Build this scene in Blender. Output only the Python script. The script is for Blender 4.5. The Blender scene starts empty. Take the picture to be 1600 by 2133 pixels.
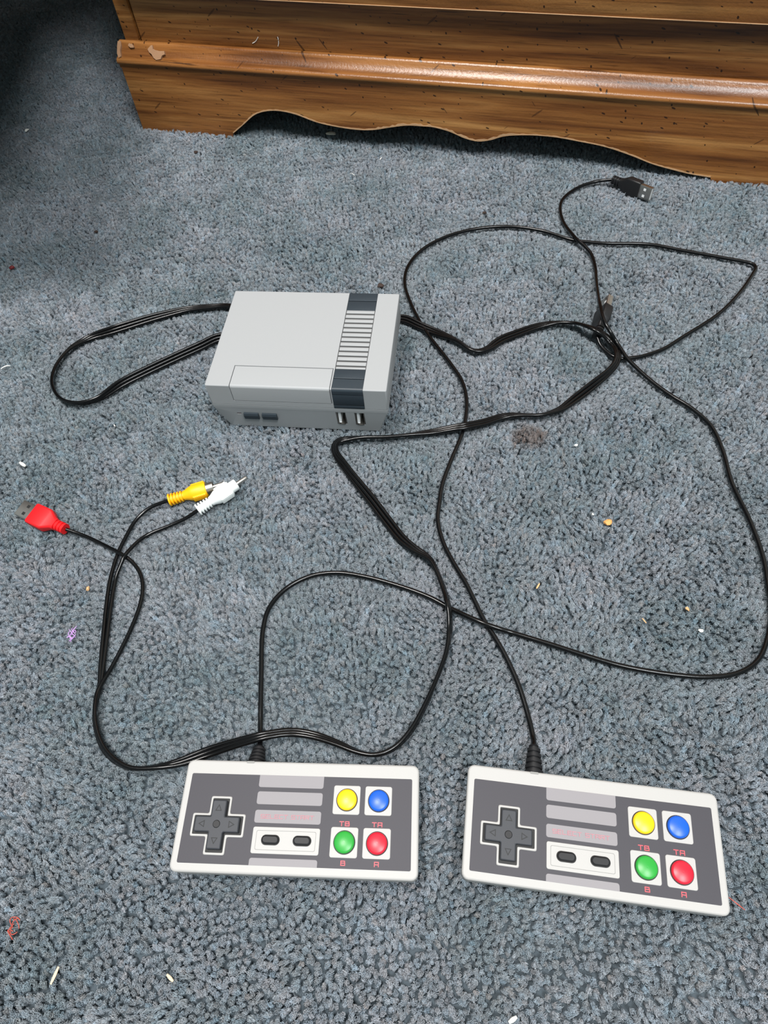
import bpy, bmesh, math, random
import numpy as np
from mathutils import Vector, Matrix

random.seed(7)
np.random.seed(7)
scene = bpy.context.scene
COL = scene.collection
R = math.radians

# ------------------------------------------------------------------ camera
cam_data = bpy.data.cameras.new('camera')
cam_data.sensor_fit = 'HORIZONTAL'
cam_data.sensor_width = 36.0
cam_data.lens = 1425.54 / 1600.0 * 36.0
cam_data.clip_start = 0.01
cam = bpy.data.objects.new('camera', cam_data)
COL.objects.link(cam)
_fw = Vector((0.0, 0.5467853, -0.8372728))
_rt = Vector((0.9937259, -0.0936428, -0.0611539))
_up = Vector((0.1118426, 0.8320197, 0.5433548))
cam.matrix_world = Matrix(((_rt.x, _up.x, -_fw.x, 0.0), (_rt.y, _up.y, -_fw.y, 0.0),
                           (_rt.z, _up.z, -_fw.z, 0.39458), (0, 0, 0, 1)))
scene.camera = cam

# ------------------------------------------------------------------ world, lights, exposure
world = bpy.data.worlds.new('world')
scene.world = world
world.use_nodes = True
world.node_tree.nodes['Background'].inputs[0].default_value = (0.77, 0.97, 1.0, 1)
world.node_tree.nodes['Background'].inputs[1].default_value = 0.29


def area(name, loc, target, size, watts, color, shape='DISK'):
    d = bpy.data.lights.new(name, 'AREA')
    d.shape = shape
    d.size = size
    d.energy = watts
    d.color = color
    o = bpy.data.objects.new(name, d)
    COL.objects.link(o)
    o.location = loc
    o.rotation_euler = (Vector(target) - Vector(loc)).to_track_quat('-Z', 'Y').to_euler()
    return o


area('ceiling_lamp_light', (-0.38, 0.22, 2.30), (-0.1, 0.3, 0.0), 0.5, 49, (1.0, 0.965, 0.94))
area('front_fill_light', (0.5, -0.70, 2.30), (0.15, 0.4, 0.0), 0.7, 50, (0.97, 0.99, 1.0))  # fill light added behind the camera to brighten front faces; source invented

scene.view_settings.view_transform = 'Standard'
scene.view_settings.look = 'None'
scene.view_settings.exposure = 0.0
scene.view_settings.gamma = 1.0
scene.view_settings.use_curve_mapping = False


# ------------------------------------------------------------------ materials
def principled(name, color, rough=0.5, metallic=0.0, spec=0.5, bump=0.0, bump_scale=800.0, vary=0.0, coat=0.0):
    m = bpy.data.materials.new(name)
    m.use_nodes = True
    nt = m.node_tree
    b = nt.nodes['Principled BSDF']
    b.inputs['Base Color'].default_value = (*color, 1)
    b.inputs['Roughness'].default_value = rough
    b.inputs['Metallic'].default_value = metallic
    b.inputs['Specular IOR Level'].default_value = spec
    b.inputs['Coat Weight'].default_value = coat
    tc = nt.nodes.new('ShaderNodeTexCoord')
    if bump > 0:
        n = nt.nodes.new('ShaderNodeTexNoise')
        n.inputs['Scale'].default_value = bump_scale
        n.inputs['Detail'].default_value = 3
        nt.links.new(tc.outputs['Object'], n.inputs['Vector'])
        bp = nt.nodes.new('ShaderNodeBump')
        bp.inputs['Strength'].default_value = bump
        bp.inputs['Distance'].default_value = 0.0003
        nt.links.new(n.outputs['Fac'], bp.inputs['Height'])
        nt.links.new(bp.outputs['Normal'], b.inputs['Normal'])
    if vary > 0:
        n = nt.nodes.new('ShaderNodeTexNoise')
        n.inputs['Scale'].default_value = 60
        n.inputs['Detail'].default_value = 4
        nt.links.new(tc.outputs['Object'], n.inputs['Vector'])
        mx = nt.nodes.new('ShaderNodeMix')
        mx.data_type = 'RGBA'
        mx.inputs[6].default_value = (*[c * (1 - vary) for c in color], 1)
        mx.inputs[7].default_value = (*[min(1, c * (1 + vary)) for c in color], 1)
        nt.links.new(n.outputs['Fac'], mx.inputs[0])
        nt.links.new(mx.outputs[2], b.inputs['Base Color'])
    return m


def srgb(r, g, b):
    f = lambda c: c / 12.92 if c <= 0.04045 else ((c + 0.055) / 1.055) ** 2.4
    return (f(r / 255), f(g / 255), f(b / 255))


M = {}
M['console_grey'] = principled('console_grey_plastic', srgb(165, 167, 168), 0.5, bump=0.12, bump_scale=2500)
M['console_dark'] = principled('console_slate_plastic', srgb(47, 56, 63), 0.42, spec=0.35, bump=0.1, bump_scale=2500)
M['slot_dark'] = principled('slot_shade_grey', srgb(66, 66, 66), 0.7)
M['cavity'] = principled('black_cavity', (0.006, 0.006, 0.006), 0.6)
M['metal'] = principled('nickel_plate', srgb(196, 192, 186), 0.34, metallic=1.0, bump=0.05, bump_scale=400)
M['white_plastic'] = principled('white_plastic', srgb(238, 240, 240), 0.35)
M['rim_grey'] = principled('rim_grey_plastic', srgb(140, 139, 136), 0.6)
M['led_red'] = principled('red_led_plastic', srgb(120, 50, 40), 0.3)
M['pad_white'] = principled('controller_white_plastic', srgb(179, 177, 174), 0.5, bump=0.12, bump_scale=2500)
M['pad_base'] = principled('controller_base_plastic', srgb(186, 186, 182), 0.5, bump=0.12, bump_scale=2500)
M['plate_dark'] = principled('faceplate_dark_grey', srgb(62, 60, 66), 0.55, spec=0.4, bump=0.05, bump_scale=1500)
M['plate_stripe'] = principled('faceplate_light_stripe', srgb(142, 138, 141), 0.55, spec=0.4)
M['print_red'] = principled('red_print', srgb(205, 82, 92), 0.5)
M['print_faded'] = principled('faded_pink_print', srgb(184, 124, 133), 0.6)
M['dpad'] = principled('dpad_rubbery_plastic', srgb(58, 60, 65), 0.5, spec=0.35, bump=0.1, bump_scale=2500)
M['dpad_line'] = principled('dpad_arrow_edge', srgb(22, 23, 25), 0.6)
M['rubber'] = principled('black_rubber', srgb(28, 28, 30), 0.5, spec=0.35)
M['yellow_btn'] = principled('yellow_button', srgb(250, 200, 20), 0.36)
M['blue_btn'] = principled('blue_button', srgb(20, 92, 205), 0.36)
M['green_btn'] = principled('green_button', srgb(44, 160, 58), 0.36)
M['red_btn'] = principled('red_button', srgb(214, 30, 52), 0.36)
M['cable'] = principled('black_cable_vinyl', (0.003, 0.003, 0.0033), 0.2, spec=0.36, bump=0.05, bump_scale=600)
M['plug_black'] = principled('black_plug_vinyl', srgb(24, 24, 26), 0.45, bump=0.1, bump_scale=1500)
M['plug_red'] = principled('red_plug_vinyl', srgb(235, 26, 32), 0.45, bump=0.08, bump_scale=1500)
M['plug_yellow'] = principled('yellow_plug_vinyl', srgb(252, 190, 8), 0.45, bump=0.05, bump_scale=1500)
M['plug_white'] = principled('white_plug_vinyl', srgb(240, 244, 242), 0.45)
M['raw_board'] = principled('bare_chipboard', srgb(196, 156, 116), 0.9, bump=0.6, bump_scale=900, vary=0.3)
M['chip_board'] = principled('chipped_board', srgb(158, 120, 88), 0.85, bump=0.6, bump_scale=700, vary=0.3)
M['wall_paint'] = principled('wall_paint', srgb(205, 200, 190), 0.9)
M['occluder_wood'] = principled('occluder_dark_wood', srgb(60, 42, 30), 0.5)
M['occluder_cloth'] = principled('occluder_pad_cloth', srgb(70, 72, 80), 0.9)
M['crumb_tan'] = principled('crumb_tan', srgb(226, 178, 128), 0.8, vary=0.25)
M['crumb_orange'] = principled('crumb_orange', srgb(240, 168, 98), 0.7, vary=0.2)
M['grain_white'] = principled('grain_white', srgb(240, 238, 230), 0.6)
M['splinter'] = principled('splinter_wood', srgb(228, 206, 176), 0.7, vary=0.15)
M['fuzz_purple'] = principled('purple_fuzz', srgb(206, 160, 226), 0.7)
M['fuzz_red'] = principled('red_fuzz', srgb(190, 86, 72), 0.8)
M['bit_red'] = principled('dark_red_bit', srgb(110, 30, 32), 0.6)
M['bit_brown'] = principled('dark_brown_bit', srgb(58, 44, 38), 0.8)
M['chip_cream'] = principled('cream_chip', srgb(222, 214, 198), 0.7, vary=0.15)


def wood_material():
    m = bpy.data.materials.new('distressed_oak_laminate')
    m.use_nodes = True
    nt = m.node_tree
    L = nt.links.new
    N = nt.nodes.new
    b = nt.nodes['Principled BSDF']
    b.inputs['Roughness'].default_value = 0.30
    tc = N('ShaderNodeTexCoord')

    sx = N('ShaderNodeSeparateXYZ')
    L(tc.outputs['Object'], sx.inputs[0])
    flat = N('ShaderNodeCombineXYZ')
    L(sx.outputs[0], flat.inputs[0])
    L(sx.outputs[2], flat.inputs[1])

    def mapping2(scale, rot=0.0, loc=(0, 0, 0)):
        mp = N('ShaderNodeMapping')
        mp.vector_type = 'TEXTURE'
        mp.inputs['Scale'].default_value = (1 / scale[0], 1 / scale[1], 1)
        mp.inputs['Rotation'].default_value = (0, 0, rot)
        mp.inputs['Location'].default_value = loc
        L(flat.outputs[0], mp.inputs['Vector'])
        return mp

    def mapping(scale, rot=(0, 0, 0), loc=(0, 0, 0)):
        mp = N('ShaderNodeMapping')
        mp.inputs['Scale'].default_value = scale
        mp.inputs['Rotation'].default_value = rot
        mp.inputs['Location'].default_value = loc
        L(tc.outputs['Object'], mp.inputs['Vector'])
        return mp

    def noise(mp, scale, detail=4, rough=0.55, dist=0.0):
        n = N('ShaderNodeTexNoise')
        n.inputs['Scale'].default_value = scale
        n.inputs['Detail'].default_value = detail
        n.inputs['Roughness'].default_value = rough
        n.inputs['Distortion'].default_value = dist
        L(mp.outputs[0], n.inputs['Vector'])
        return n

    def ramp(src, stops):
        r = N('ShaderNodeValToRGB')
        el = r.color_ramp.elements
        while len(el) < len(stops):
            el.new(0.5)
        for e, (p, c) in zip(el, stops):
            e.position = p
            e.color = (*c, 1) if len(c) == 3 else c
        L(src, r.inputs[0])
        return r

    def mix(fac, a, bb, mode='MIX'):
        x = N('ShaderNodeMix')
        x.data_type = 'RGBA'
        x.blend_type = mode
        if isinstance(fac, float):
            x.inputs[0].default_value = fac
        else:
            L(fac, x.inputs[0])
        L(a, x.inputs[6])
        if isinstance(bb, tuple):
            x.inputs[7].default_value = (*bb, 1)
        else:
            L(bb, x.inputs[7])
        return x.outputs[2]

    # broad bands of light and dark heartwood running along the boards
    n1 = noise(mapping((1.1, 9, 26)), 3.2, 3, 0.5, 0.5)
    base = ramp(n1.outputs['Fac'], [(0.27, srgb(78, 44, 21)), (0.40, srgb(128, 79, 38)), (0.54, srgb(156, 103, 53)), (0.72, srgb(194, 141, 82))])
    # finer grain
    n2 = noise(mapping((3.5, 40, 120)), 4.0, 5, 0.65, 0.3)
    g = ramp(n2.outputs['Fac'], [(0.30, (0.50, 0.46, 0.42)), (0.52, (0.95, 0.95, 0.95)), (0.75, (1.10, 1.08, 1.04))])
    c = mix(1.0, base.outputs[0], g.outputs[0], 'MULTIPLY')
    # thin dark pore streaks
    n3 = noise(mapping((7, 60, 330), loc=(3, 1, 2)), 3.0, 3, 0.6)
    s = ramp(n3.outputs['Fac'], [(0.60, (0, 0, 0)), (0.70, (1, 1, 1))])
    n3b = noise(mapping((1.5, 5, 14), loc=(7, 2, 5)), 3.0, 2)
    s2 = ramp(n3b.outputs['Fac'], [(0.42, (0, 0, 0)), (0.58, (1, 1, 1))])
    sm = N('ShaderNodeMath')
    sm.operation = 'MULTIPLY'
    L(s.outputs[0], sm.inputs[0])
    L(s2.outputs[0], sm.inputs[1])
    sm2 = N('ShaderNodeMath')
    sm2.operation = 'MULTIPLY'
    L(sm.outputs[0], sm2.inputs[0])
    sm2.inputs[1].default_value = 0.85
    c = mix(sm2.outputs[0], c, srgb(52, 28, 12))
    # distress marks: small dark flecks at random, plus slanted ticks
    def flecks(mp, scale, thr, colour, c, amount=0.9):
        v = N('ShaderNodeTexVoronoi')
        v.voronoi_dimensions = '2D'
        v.inputs['Scale'].default_value = scale
        v.inputs['Randomness'].default_value = 1.0
        L(mp.outputs[0], v.inputs['Vector'])
        lt = N('ShaderNodeMath')
        lt.operation = 'LESS_THAN'
        L(v.outputs['Distance'], lt.inputs[0])
        # only some of the cells carry a fleck
        sep = N('ShaderNodeSeparateColor')
        L(v.outputs['Color'], sep.inputs[0])
        mu = N('ShaderNodeMath')
        mu.operation = 'MULTIPLY_ADD'
        L(sep.outputs[0], mu.inputs[0])
        mu.inputs[1].default_value = thr * 2.2
        mu.inputs[2].default_value = -thr * 1.0
        L(mu.outputs[0], lt.inputs[1])
        am = N('ShaderNodeMath')
        am.operation = 'MULTIPLY'
        L(lt.outputs[0], am.inputs[0])
        am.inputs[1].default_value = amount
        return mix(am.outputs[0], c, colour)
    c = flecks(mapping2((1, 0.38), R(72)), 112, 0.07, srgb(34, 18, 10), c)
    c = flecks(mapping2((1, 0.7), R(20), (4, 1, 0)), 76, 0.055, srgb(30, 16, 9), c)
    c = flecks(mapping2((1, 0.14), R(-52), (1, 3, 0)), 60, 0.05, srgb(66, 37, 17), c, 0.65)
    c = flecks(mapping2((1, 0.10), R(38), (9, 3, 0)), 40, 0.035, srgb(44, 24, 12), c, 0.75)
    L(c, b.inputs['Base Color'])
    n4 = noise(mapping((1, 1, 1)), 420, 3)
    bp = N('ShaderNodeBump')
    bp.inputs['Strength'].default_value = 0.29
    bp.inputs['Distance'].default_value = 0.0006
    L(n4.outputs['Fac'], bp.inputs['Height'])
    L(bp.outputs['Normal'], b.inputs['Normal'])
    return m


M['wood'] = wood_material()


def pile_material():
    m = bpy.data.materials.new('blue_grey_carpet_yarn')
    m.use_nodes = True
    nt = m.node_tree
    L = nt.links.new
    b = nt.nodes['Principled BSDF']
    b.inputs['Roughness'].default_value = 0.85
    b.inputs['Specular IOR Level'].default_value = 0.29

    def attr(name, kind):
        a = nt.nodes.new('ShaderNodeAttribute')
        a.attribute_type = kind
        a.attribute_name = name
        return a
    tint = attr('tint', 'INSTANCER')
    geo = nt.nodes.new('ShaderNodeNewGeometry')
    mp = nt.nodes.new('ShaderNodeMapping')
    mp.vector_type = 'POINT'
    mp.inputs['Location'].default_value = (-0.112 / 0.013, -0.3095 / 0.0115, 0)
    mp.inputs['Scale'].default_value = (1 / 0.013, 1 / 0.0115, 0)
    L(geo.outputs['Position'], mp.inputs['Vector'])
    ln = nt.nodes.new('ShaderNodeVectorMath')
    ln.operation = 'LENGTH'
    L(mp.outputs[0], ln.inputs[0])
    sn = nt.nodes.new('ShaderNodeTexNoise')
    sn.inputs['Scale'].default_value = 160
    L(geo.outputs['Position'], sn.inputs['Vector'])
    ad = nt.nodes.new('ShaderNodeMath')
    ad.operation = 'ADD'
    L(ln.outputs['Value'], ad.inputs[0])
    L(sn.outputs['Fac'], ad.inputs[1])
    stain = nt.nodes.new('ShaderNodeMapRange')
    stain.inputs[1].default_value = 1.15
    stain.inputs[2].default_value = 1.7
    stain.inputs[3].default_value = .72
    stain.inputs[4].default_value = 0.0
    L(ad.outputs[0], stain.inputs[0])
    shade = attr('shade', 'GEOMETRY')
    mx = nt.nodes.new('ShaderNodeMix')
    mx.data_type = 'RGBA'
    mx.inputs[6].default_value = (*PILE_A, 1)
    mx.inputs[7].default_value = (*PILE_B, 1)
    L(tint.outputs['Fac'], mx.inputs[0])
    m2 = nt.nodes.new('ShaderNodeMix')
    m2.data_type = 'RGBA'
    m2.inputs[7].default_value = (*srgb(112, 95, 86), 1)
    L(stain.outputs[0], m2.inputs[0])
    L(mx.outputs[2], m2.inputs[6])
    m3 = nt.nodes.new('ShaderNodeMix')
    m3.data_type = 'RGBA'
    m3.blend_type = 'MULTIPLY'
    m3.inputs[0].default_value = 1.0
    L(m2.outputs[2], m3.inputs[6])
    L(shade.outputs['Color'], m3.inputs[7])
    L(m3.outputs[2], b.inputs['Base Color'])
    return m


PILE_A = (0.226, 0.28, 0.305)
PILE_B = (0.352, 0.374, 0.412)
M['pile'] = pile_material()
M['backing'] = principled('carpet_backing', (0.07, 0.09, 0.105), 0.95, bump=0.5, bump_scale=500)


# ------------------------------------------------------------------ mesh helpers (builders work in millimetres)
class MB:
    def __init__(self):
        self.v = []
        self.f = []

    def rings(self, rings, cap0=True, cap1=True, closed=True):
        n = len(rings[0])
        o = len(self.v)
        for r in rings:
            self.v.extend([tuple(p) for p in r])
        for i in range(len(rings) - 1):
            for j in range(n if closed else n - 1):
                k = (j + 1) % n
                self.f.append((o + i * n + j, o + i * n + k, o + (i + 1) * n + k, o + (i + 1) * n + j))
        if cap0:
            self.f.append(tuple(o + j for j in reversed(range(n))))
        if cap1:
            q = o + (len(rings) - 1) * n
            self.f.append(tuple(q + j for j in range(n)))
        return self

    def prism(self, outline, z0, z1, bevel=0.0, bevel0=0.0, steps=3):
        """outline(inset) -> 2D loop; a solid from z0 to z1 with a rounded upper (and lower) rim."""
        rg = []
        if bevel0 > 0:
            for i in range(steps):
                a = (i / steps) * math.pi / 2
                rg.append((outline(bevel0 * (1 - math.sin(a))), z0 + bevel0 * (1 - math.cos(a))))
            rg.append((outline(0), z0 + bevel0))
        else:
            rg.append((outline(0), z0))
        if bevel > 0:
            for i in range(steps + 1):
                a = (i / steps) * math.pi / 2
                rg.append((outline(bevel * (1 - math.cos(a))), z1 - bevel * (1 - math.sin(a))))
        else:
            rg.append((outline(0), z1))
        return self.rings([[(x, y, z) for x, y in o] for o, z in rg])

    def box(self, x0, x1, y0, y1, z0, z1, b=0.0, c=0.0):
        cx, cy = (x0 + x1) / 2, (y0 + y1) / 2
        w, h = x1 - x0, y1 - y0
        return self.prism(lambda i: rrect(w - 2 * i, h - 2 * i, max(c - i, 0.0), cx, cy, 3 if c > 0 else 0), z0, z1, b, b, 2)

    def lathe(self, stations, n=24):
        """stations (x, radius) around the x axis."""
        rg = []
        for x, r in stations:
            rg.append([(x, r * math.cos(2 * math.pi * j / n), r * math.sin(2 * math.pi * j / n)) for j in range(n)])
        return self.rings(rg)

    def loft_x(self, stations, n=5):
        """stations (x, half width y, half height z, corner radius)."""
        rg = []
        for x, hw, hh, r in stations:
            rg.append([(x, p, q) for p, q in rrect(2 * hw, 2 * hh, min(r, hw * .999, hh * .999), 0, 0, n)])
        return self.rings(rg)

    def tube(self, pts, r, n=10, cap=True):
        P = np.array(pts, float)
        T = np.gradient(P, axis=0)
        T /= np.linalg.norm(T, axis=1)[:, None] + 1e-12
        up = np.array([0, 0, 1.0])
        rg = []
        for p, t in zip(P, T):
            s = np.cross(up, t)
            if np.linalg.norm(s) < 1e-4:
                s = np.array([1.0, 0, 0])
            s /= np.linalg.norm(s)
            u = np.cross(t, s)
            rg.append([tuple(p + r * (math.cos(a) * s + math.sin(a) * u)) for a in [2 * math.pi * j / n for j in range(n)]])
        return self.rings(rg, cap, cap)

    def xf(self, fn):
        self.v = [tuple(fn(Vector(p))) for p in self.v]
        return self

    def mesh(self, name):
        me = bpy.data.meshes.new(name)
        me.from_pydata([(x * .001, y * .001, z * .001) for x, y, z in self.v], [], self.f)
        return me

    def build(self, name, material, parent=None, smooth=38, loc=None, rotz=None):
        return link(name, self.mesh(name), material, parent, smooth, loc, rotz)


def link(name, me, material, parent=None, smooth=38, loc=None, rotz=None):
    bm = bmesh.new()
    bm.from_mesh(me)
    bmesh.ops.remove_doubles(bm, verts=bm.verts, dist=1e-7)
    bmesh.ops.recalc_face_normals(bm, faces=bm.faces)
    bm.to_mesh(me)
    bm.free()
    me.materials.clear()
    me.materials.append(material)
    if smooth:
        me.polygons.foreach_set('use_smooth', [True] * len(me.polygons))
        me.set_sharp_from_angle(angle=R(smooth))
        for p in me.polygons:
            if len(p.vertices) > 4:
                p.use_smooth = False  # flat caps keep a flat normal
    o = bpy.data.objects.new(name, me)
    COL.objects.link(o)
    if parent:
        o.parent = parent
    if loc:
        o.location = [c * .001 for c in loc]
    if rotz:
        o.rotation_euler.z = rotz
    return o


def rrect(w, h, r, cx=0.0, cy=0.0, n=4):
    if r <= 1e-9 or n == 0:
        return [(cx - w / 2, cy - h / 2), (cx + w / 2, cy - h / 2), (cx + w / 2, cy + h / 2), (cx - w / 2, cy + h / 2)] if n == 0 else \
            [p for q in ((cx - w / 2, cy - h / 2), (cx + w / 2, cy - h / 2), (cx + w / 2, cy + h / 2), (cx - w / 2, cy + h / 2)) for p in [q] * (n + 1)]
    out = []
    for sx, sy, a0 in ((-1, -1, 180), (1, -1, 270), (1, 1, 0), (-1, 1, 90)):
        for i in range(n + 1):
            a = R(a0 + 90 * i / n)
            out.append((cx + sx * (w / 2 - r) + r * math.cos(a), cy + sy * (h / 2 - r) + r * math.sin(a)))
    return out


def RR(w, h, r, cx=0.0, cy=0.0, n=4):
    return lambda i: rrect(w - 2 * i, h - 2 * i, max(r - i, 0.05), cx, cy, n)


def circle(r, cx=0.0, cy=0.0, n=32):
    return lambda i: [(cx + (r - i) * math.cos(2 * math.pi * k / n), cy + (r - i) * math.sin(2 * math.pi * k / n)) for k in range(n)]


def cross(L, a, r, cx=0.0, cy=0.0):
    """plus-shaped loop: arm length L from the centre, half width a, corner radius r."""
    def f(i):
        l, b = L - i, a - i
        corners = [(b, -l), (b, -b), (l, -b), (l, b), (b, b), (b, l), (-b, l), (-b, b), (-l, b), (-l, -b), (-b, -b), (-b, -l)]
        out = []
        m = len(corners)
        for k in range(m):
            p, c, q = Vector(corners[k - 1]), Vector(corners[k]), Vector(corners[(k + 1) % m])
            d0, d1 = (p - c).normalized() * r, (q - c).normalized() * r
            for t in (0, .5, 1):
                v = c + d0 * (1 - t) ** 2 + d1 * t ** 2
                out.append((cx + v.x, cy + v.y))
        return out
    return f


def smooth_path(ctrl, step=2.0):
    """non-uniform cubic through the control rows (any columns), about `step` mm apart."""
    P = np.array(ctrl, float)
    d = np.sqrt((np.diff(P[:, :3], axis=0) ** 2).sum(1)) + 1e-6
    s = np.concatenate([[0], np.cumsum(np.sqrt(d) * math.sqrt(d.mean()))])
    n = len(P)
    m = np.zeros_like(P)
    for i in range(n):
        if i == 0:
            m[i] = (P[1] - P[0]) / (s[1] - s[0])
        elif i == n - 1:
            m[i] = (P[-1] - P[-2]) / (s[-1] - s[-2])
        else:
            h0, h1 = s[i] - s[i - 1], s[i + 1] - s[i]
            m[i] = (h1 * (P[i] - P[i - 1]) / h0 + h0 * (P[i + 1] - P[i]) / h1) / (h0 + h1)
    out = []
    for i in range(n - 1):
        k = max(2, int(round(d[i] / step)))
        h = s[i + 1] - s[i]
        for j in range(k):
            t = j / k
            out.append((2 * t ** 3 - 3 * t ** 2 + 1) * P[i] + (t ** 3 - 2 * t ** 2 + t) * h * m[i]
                       + (-2 * t ** 3 + 3 * t ** 2) * P[i + 1] + (t ** 3 - t ** 2) * h * m[i + 1])
    out.append(P[-1])
    return np.array(out)


def boolean(me, cutters, name):
    """subtract closed cutter meshes from a mesh."""
    o = bpy.data.objects.new('tmp_target', me)
    COL.objects.link(o)
    tmp = []
    for c in cutters:
        cm = c.mesh('tmp_cut')
        bm = bmesh.new()
        bm.from_mesh(cm)
        bmesh.ops.remove_doubles(bm, verts=bm.verts, dist=1e-7)
        bmesh.ops.recalc_face_normals(bm, faces=bm.faces)
        bm.to_mesh(cm)
        bm.free()
        co = bpy.data.objects.new('tmp_cut', cm)
        COL.objects.link(co)
        md = o.modifiers.new('b', 'BOOLEAN')
        md.operation = 'DIFFERENCE'
        md.solver = 'EXACT'
        md.object = co
        tmp.append(co)
    dg = bpy.context.evaluated_depsgraph_get()
    res = bpy.data.meshes.new_from_object(o.evaluated_get(dg))
    res.name = name
    for t in tmp + [o]:
        dm = t.data
        bpy.data.objects.remove(t)
        bpy.data.meshes.remove(dm)
    return res


def solid(mb):
    me = mb.mesh('tmp')
    bm = bmesh.new()
    bm.from_mesh(me)
    bmesh.ops.remove_doubles(bm, verts=bm.verts, dist=1e-7)
    bmesh.ops.recalc_face_normals(bm, faces=bm.faces)
    bm.to_mesh(me)
    bm.free()
    return me


def tag(o, label=None, cat=None, group=None, kind=None):
    if label:
        o['label'] = label
    if cat:
        o['category'] = cat
    if group:
        o['group'] = group
    if kind:
        o['kind'] = kind
    return o


def empty(name, loc_mm, rotz=0.0):
    o = bpy.data.objects.new(name, None)
    o.empty_display_size = 0.02
    COL.objects.link(o)
    o.location = [c * .001 for c in loc_mm]
    o.rotation_euler.z = rotz
    return o


def to_local(loc, rotz):
    c, s = math.cos(rotz), math.sin(rotz)

    def f(p):
        dx, dy = p[0] - loc[0], p[1] - loc[1]
        return (dx * c + dy * s, -dx * s + dy * c, p[2] - loc[2])
    return f


def to_world(loc, rotz):
    c, s = math.cos(rotz), math.sin(rotz)
    return lambda p: (loc[0] + p[0] * c - p[1] * s, loc[1] + p[0] * s + p[1] * c, loc[2] + p[2])


# ------------------------------------------------------------------ measured layout (world millimetres; z = 0 is the top of the pile)
CORD_L = [
    (-84.2, 107.2, 5.0), (-84.7, 117.4, 1.3), (-84.6, 131.7, 1.3), (-84.3, 148.5, 1.5), (-83.3, 179.8, 1.5),
    (-79.3, 194.2, 1.5), (-68.7, 206.2, 1.5), (-53.2, 213.3, 1.5), (-35.5, 213.9, 1.5), (-15.8, 208.2, 1.5),
    (6.5, 198.2, 1.3), (22.6, 189.1, 1.2), (33.9, 180.4, 1.2), (42.9, 173.1, 3.2), (52.8, 166.2, 4.4),
    (61.7, 162.0, 3.2), (68.4, 159.6, 1.5), (83.4, 152.5, 1.5), (91.2, 148.8, 1.5), (110.5, 139.2, 1.5),
    (129.5, 130.7, 1.5), (155.2, 122.8, 1.5), (176.2, 118.9, 1.5), (193.1, 119.5, 1.5), (206.0, 125.3, 1.5),
    (215.8, 136.3, 1.5), (225.4, 153.8, 1.5), (230.7, 171.3, 1.5), (235.3, 190.2, 1.5), (237.6, 218.2, 1.5),
    (237.2, 248.5, 1.5), (240.9, 275.5, 1.5), (240.8, 298.9, 1.5), (232.9, 317.1, 1.5), (222.9, 330.6, 1.5),
    (214.4, 343.8, 1.8), (205.9, 359.1, 3.0), (200.2, 371.5, 4.4), (195.7, 388.1, 7.0), (191.8, 393.1, 12.0),
    (188.7, 402.3, 15.5), (190.6, 421.8, 15.0), (194.9, 440.1, 10.0), (201.9, 467.4, 3.5), (205.9, 484.1, 1.5),
    (206.7, 502.3, 2.2), (203.0, 512.0, 3.6), (198.8, 519.9, 4.4), (196.1, 533.1, 3.4), (194.2, 551.3, 1.6),
    (196.2, 572.9, 1.5), (201.5, 585.8, 1.5), (211.9, 596.4, 1.5), (226.0, 604.4, 1.8), (240.2, 606.5, 3.0),
    (253.5, 602.6, 5.5),
]
CORD_R = [
    (67.3, 90.9, 6.0), (68.2, 94.9, 3.0), (68.6, 103.3, 1.5), (66.8, 125.5, 1.5), (62.3, 145.8, 1.5),
    (58.2, 158.0, 1.4), (53.6, 170.4, 1.2), (50.5, 182.2, 1.3), (46.7, 196.2, 1.5), (40.6, 213.5, 1.5),
    (36.5, 229.0, 1.5), (35.6, 245.9, 1.5), (38.4, 258.5, 1.5), (42.5, 273.4, 1.5), (51.5, 293.4, 1.4),
    (62.6, 315.6, 1.2), (68.0, 330.6, 1.2), (71.8, 349.0, 1.5), (71.6, 368.3, 1.5), (65.9, 387.9, 1.5),
    (59.0, 406.2, 1.4), (52.5, 423.7, 1.2), (47.0, 443.1, 1.2), (41.8, 469.4, 1.5), (40.3, 491.5, 1.5),
    (45.7, 513.6, 1.5), (61.3, 534.9, 1.5), (85.4, 549.7, 1.5), (113.2, 556.2, 1.5), (144.1, 554.2, 1.5),
    (172.7, 542.4, 1.5), (194.8, 525.9, 1.2), (208.9, 519.8, 1.2), (223.4, 514.7, 1.5), (259.0, 506.9, 1.5),
    (286.0, 493.1, 1.5), (317.2, 476.8, 1.6), (330.2, 469.6, 1.8), (335.9, 465.4, 1.8), (336.7, 460.1, 1.8),
    (332.5, 454.5, 1.8), (312.4, 432.4, 1.5), (286.9, 410.7, 1.5), (251.5, 390.0, 1.5), (231.0, 378.7, 1.5),
    (213.0, 374.0, 1.3), (203.2, 373.8, 1.2), (197.5, 374.2, 1.2), (191.3, 378.4, 1.2), (187.8, 384.0, 1.4),
    (184.8, 390.4, 2.5), (183.6, 396.6, 5.0),
]
WIRE_Y = [
    (-182.9, 152.8, 1.3), (-183.9, 166.9, 1.3), (-184.9, 187.6, 1.3), (-185.7, 208.5, 1.3), (-185.5, 228.7, 1.3),
    (-183.5, 243.9, 1.2), (-182.2, 249.8, 1.2), (-179.5, 258.0, 1.3), (-172.9, 273.4, 1.6), (-163.7, 281.2, 3.0),
    (-149.5, 284.5, 5.0),
]
WIRE_W = [
    (-182.1, 155.1, 1.3), (-182.2, 169.8, 1.3), (-182.4, 187.3, 1.3), (-182.6, 208.2, 1.3), (-181.8, 228.1, 1.5),
    (-178.7, 237.1, 3.8), (-176.3, 241.6, 5.6), (-173.8, 247.5, 4.2), (-165.5, 258.7, 1.6), (-149.7, 264.8, 1.6),
    (-136.7, 269.0, 3.2), (-128.2, 272.4, 6.0),
]
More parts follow.
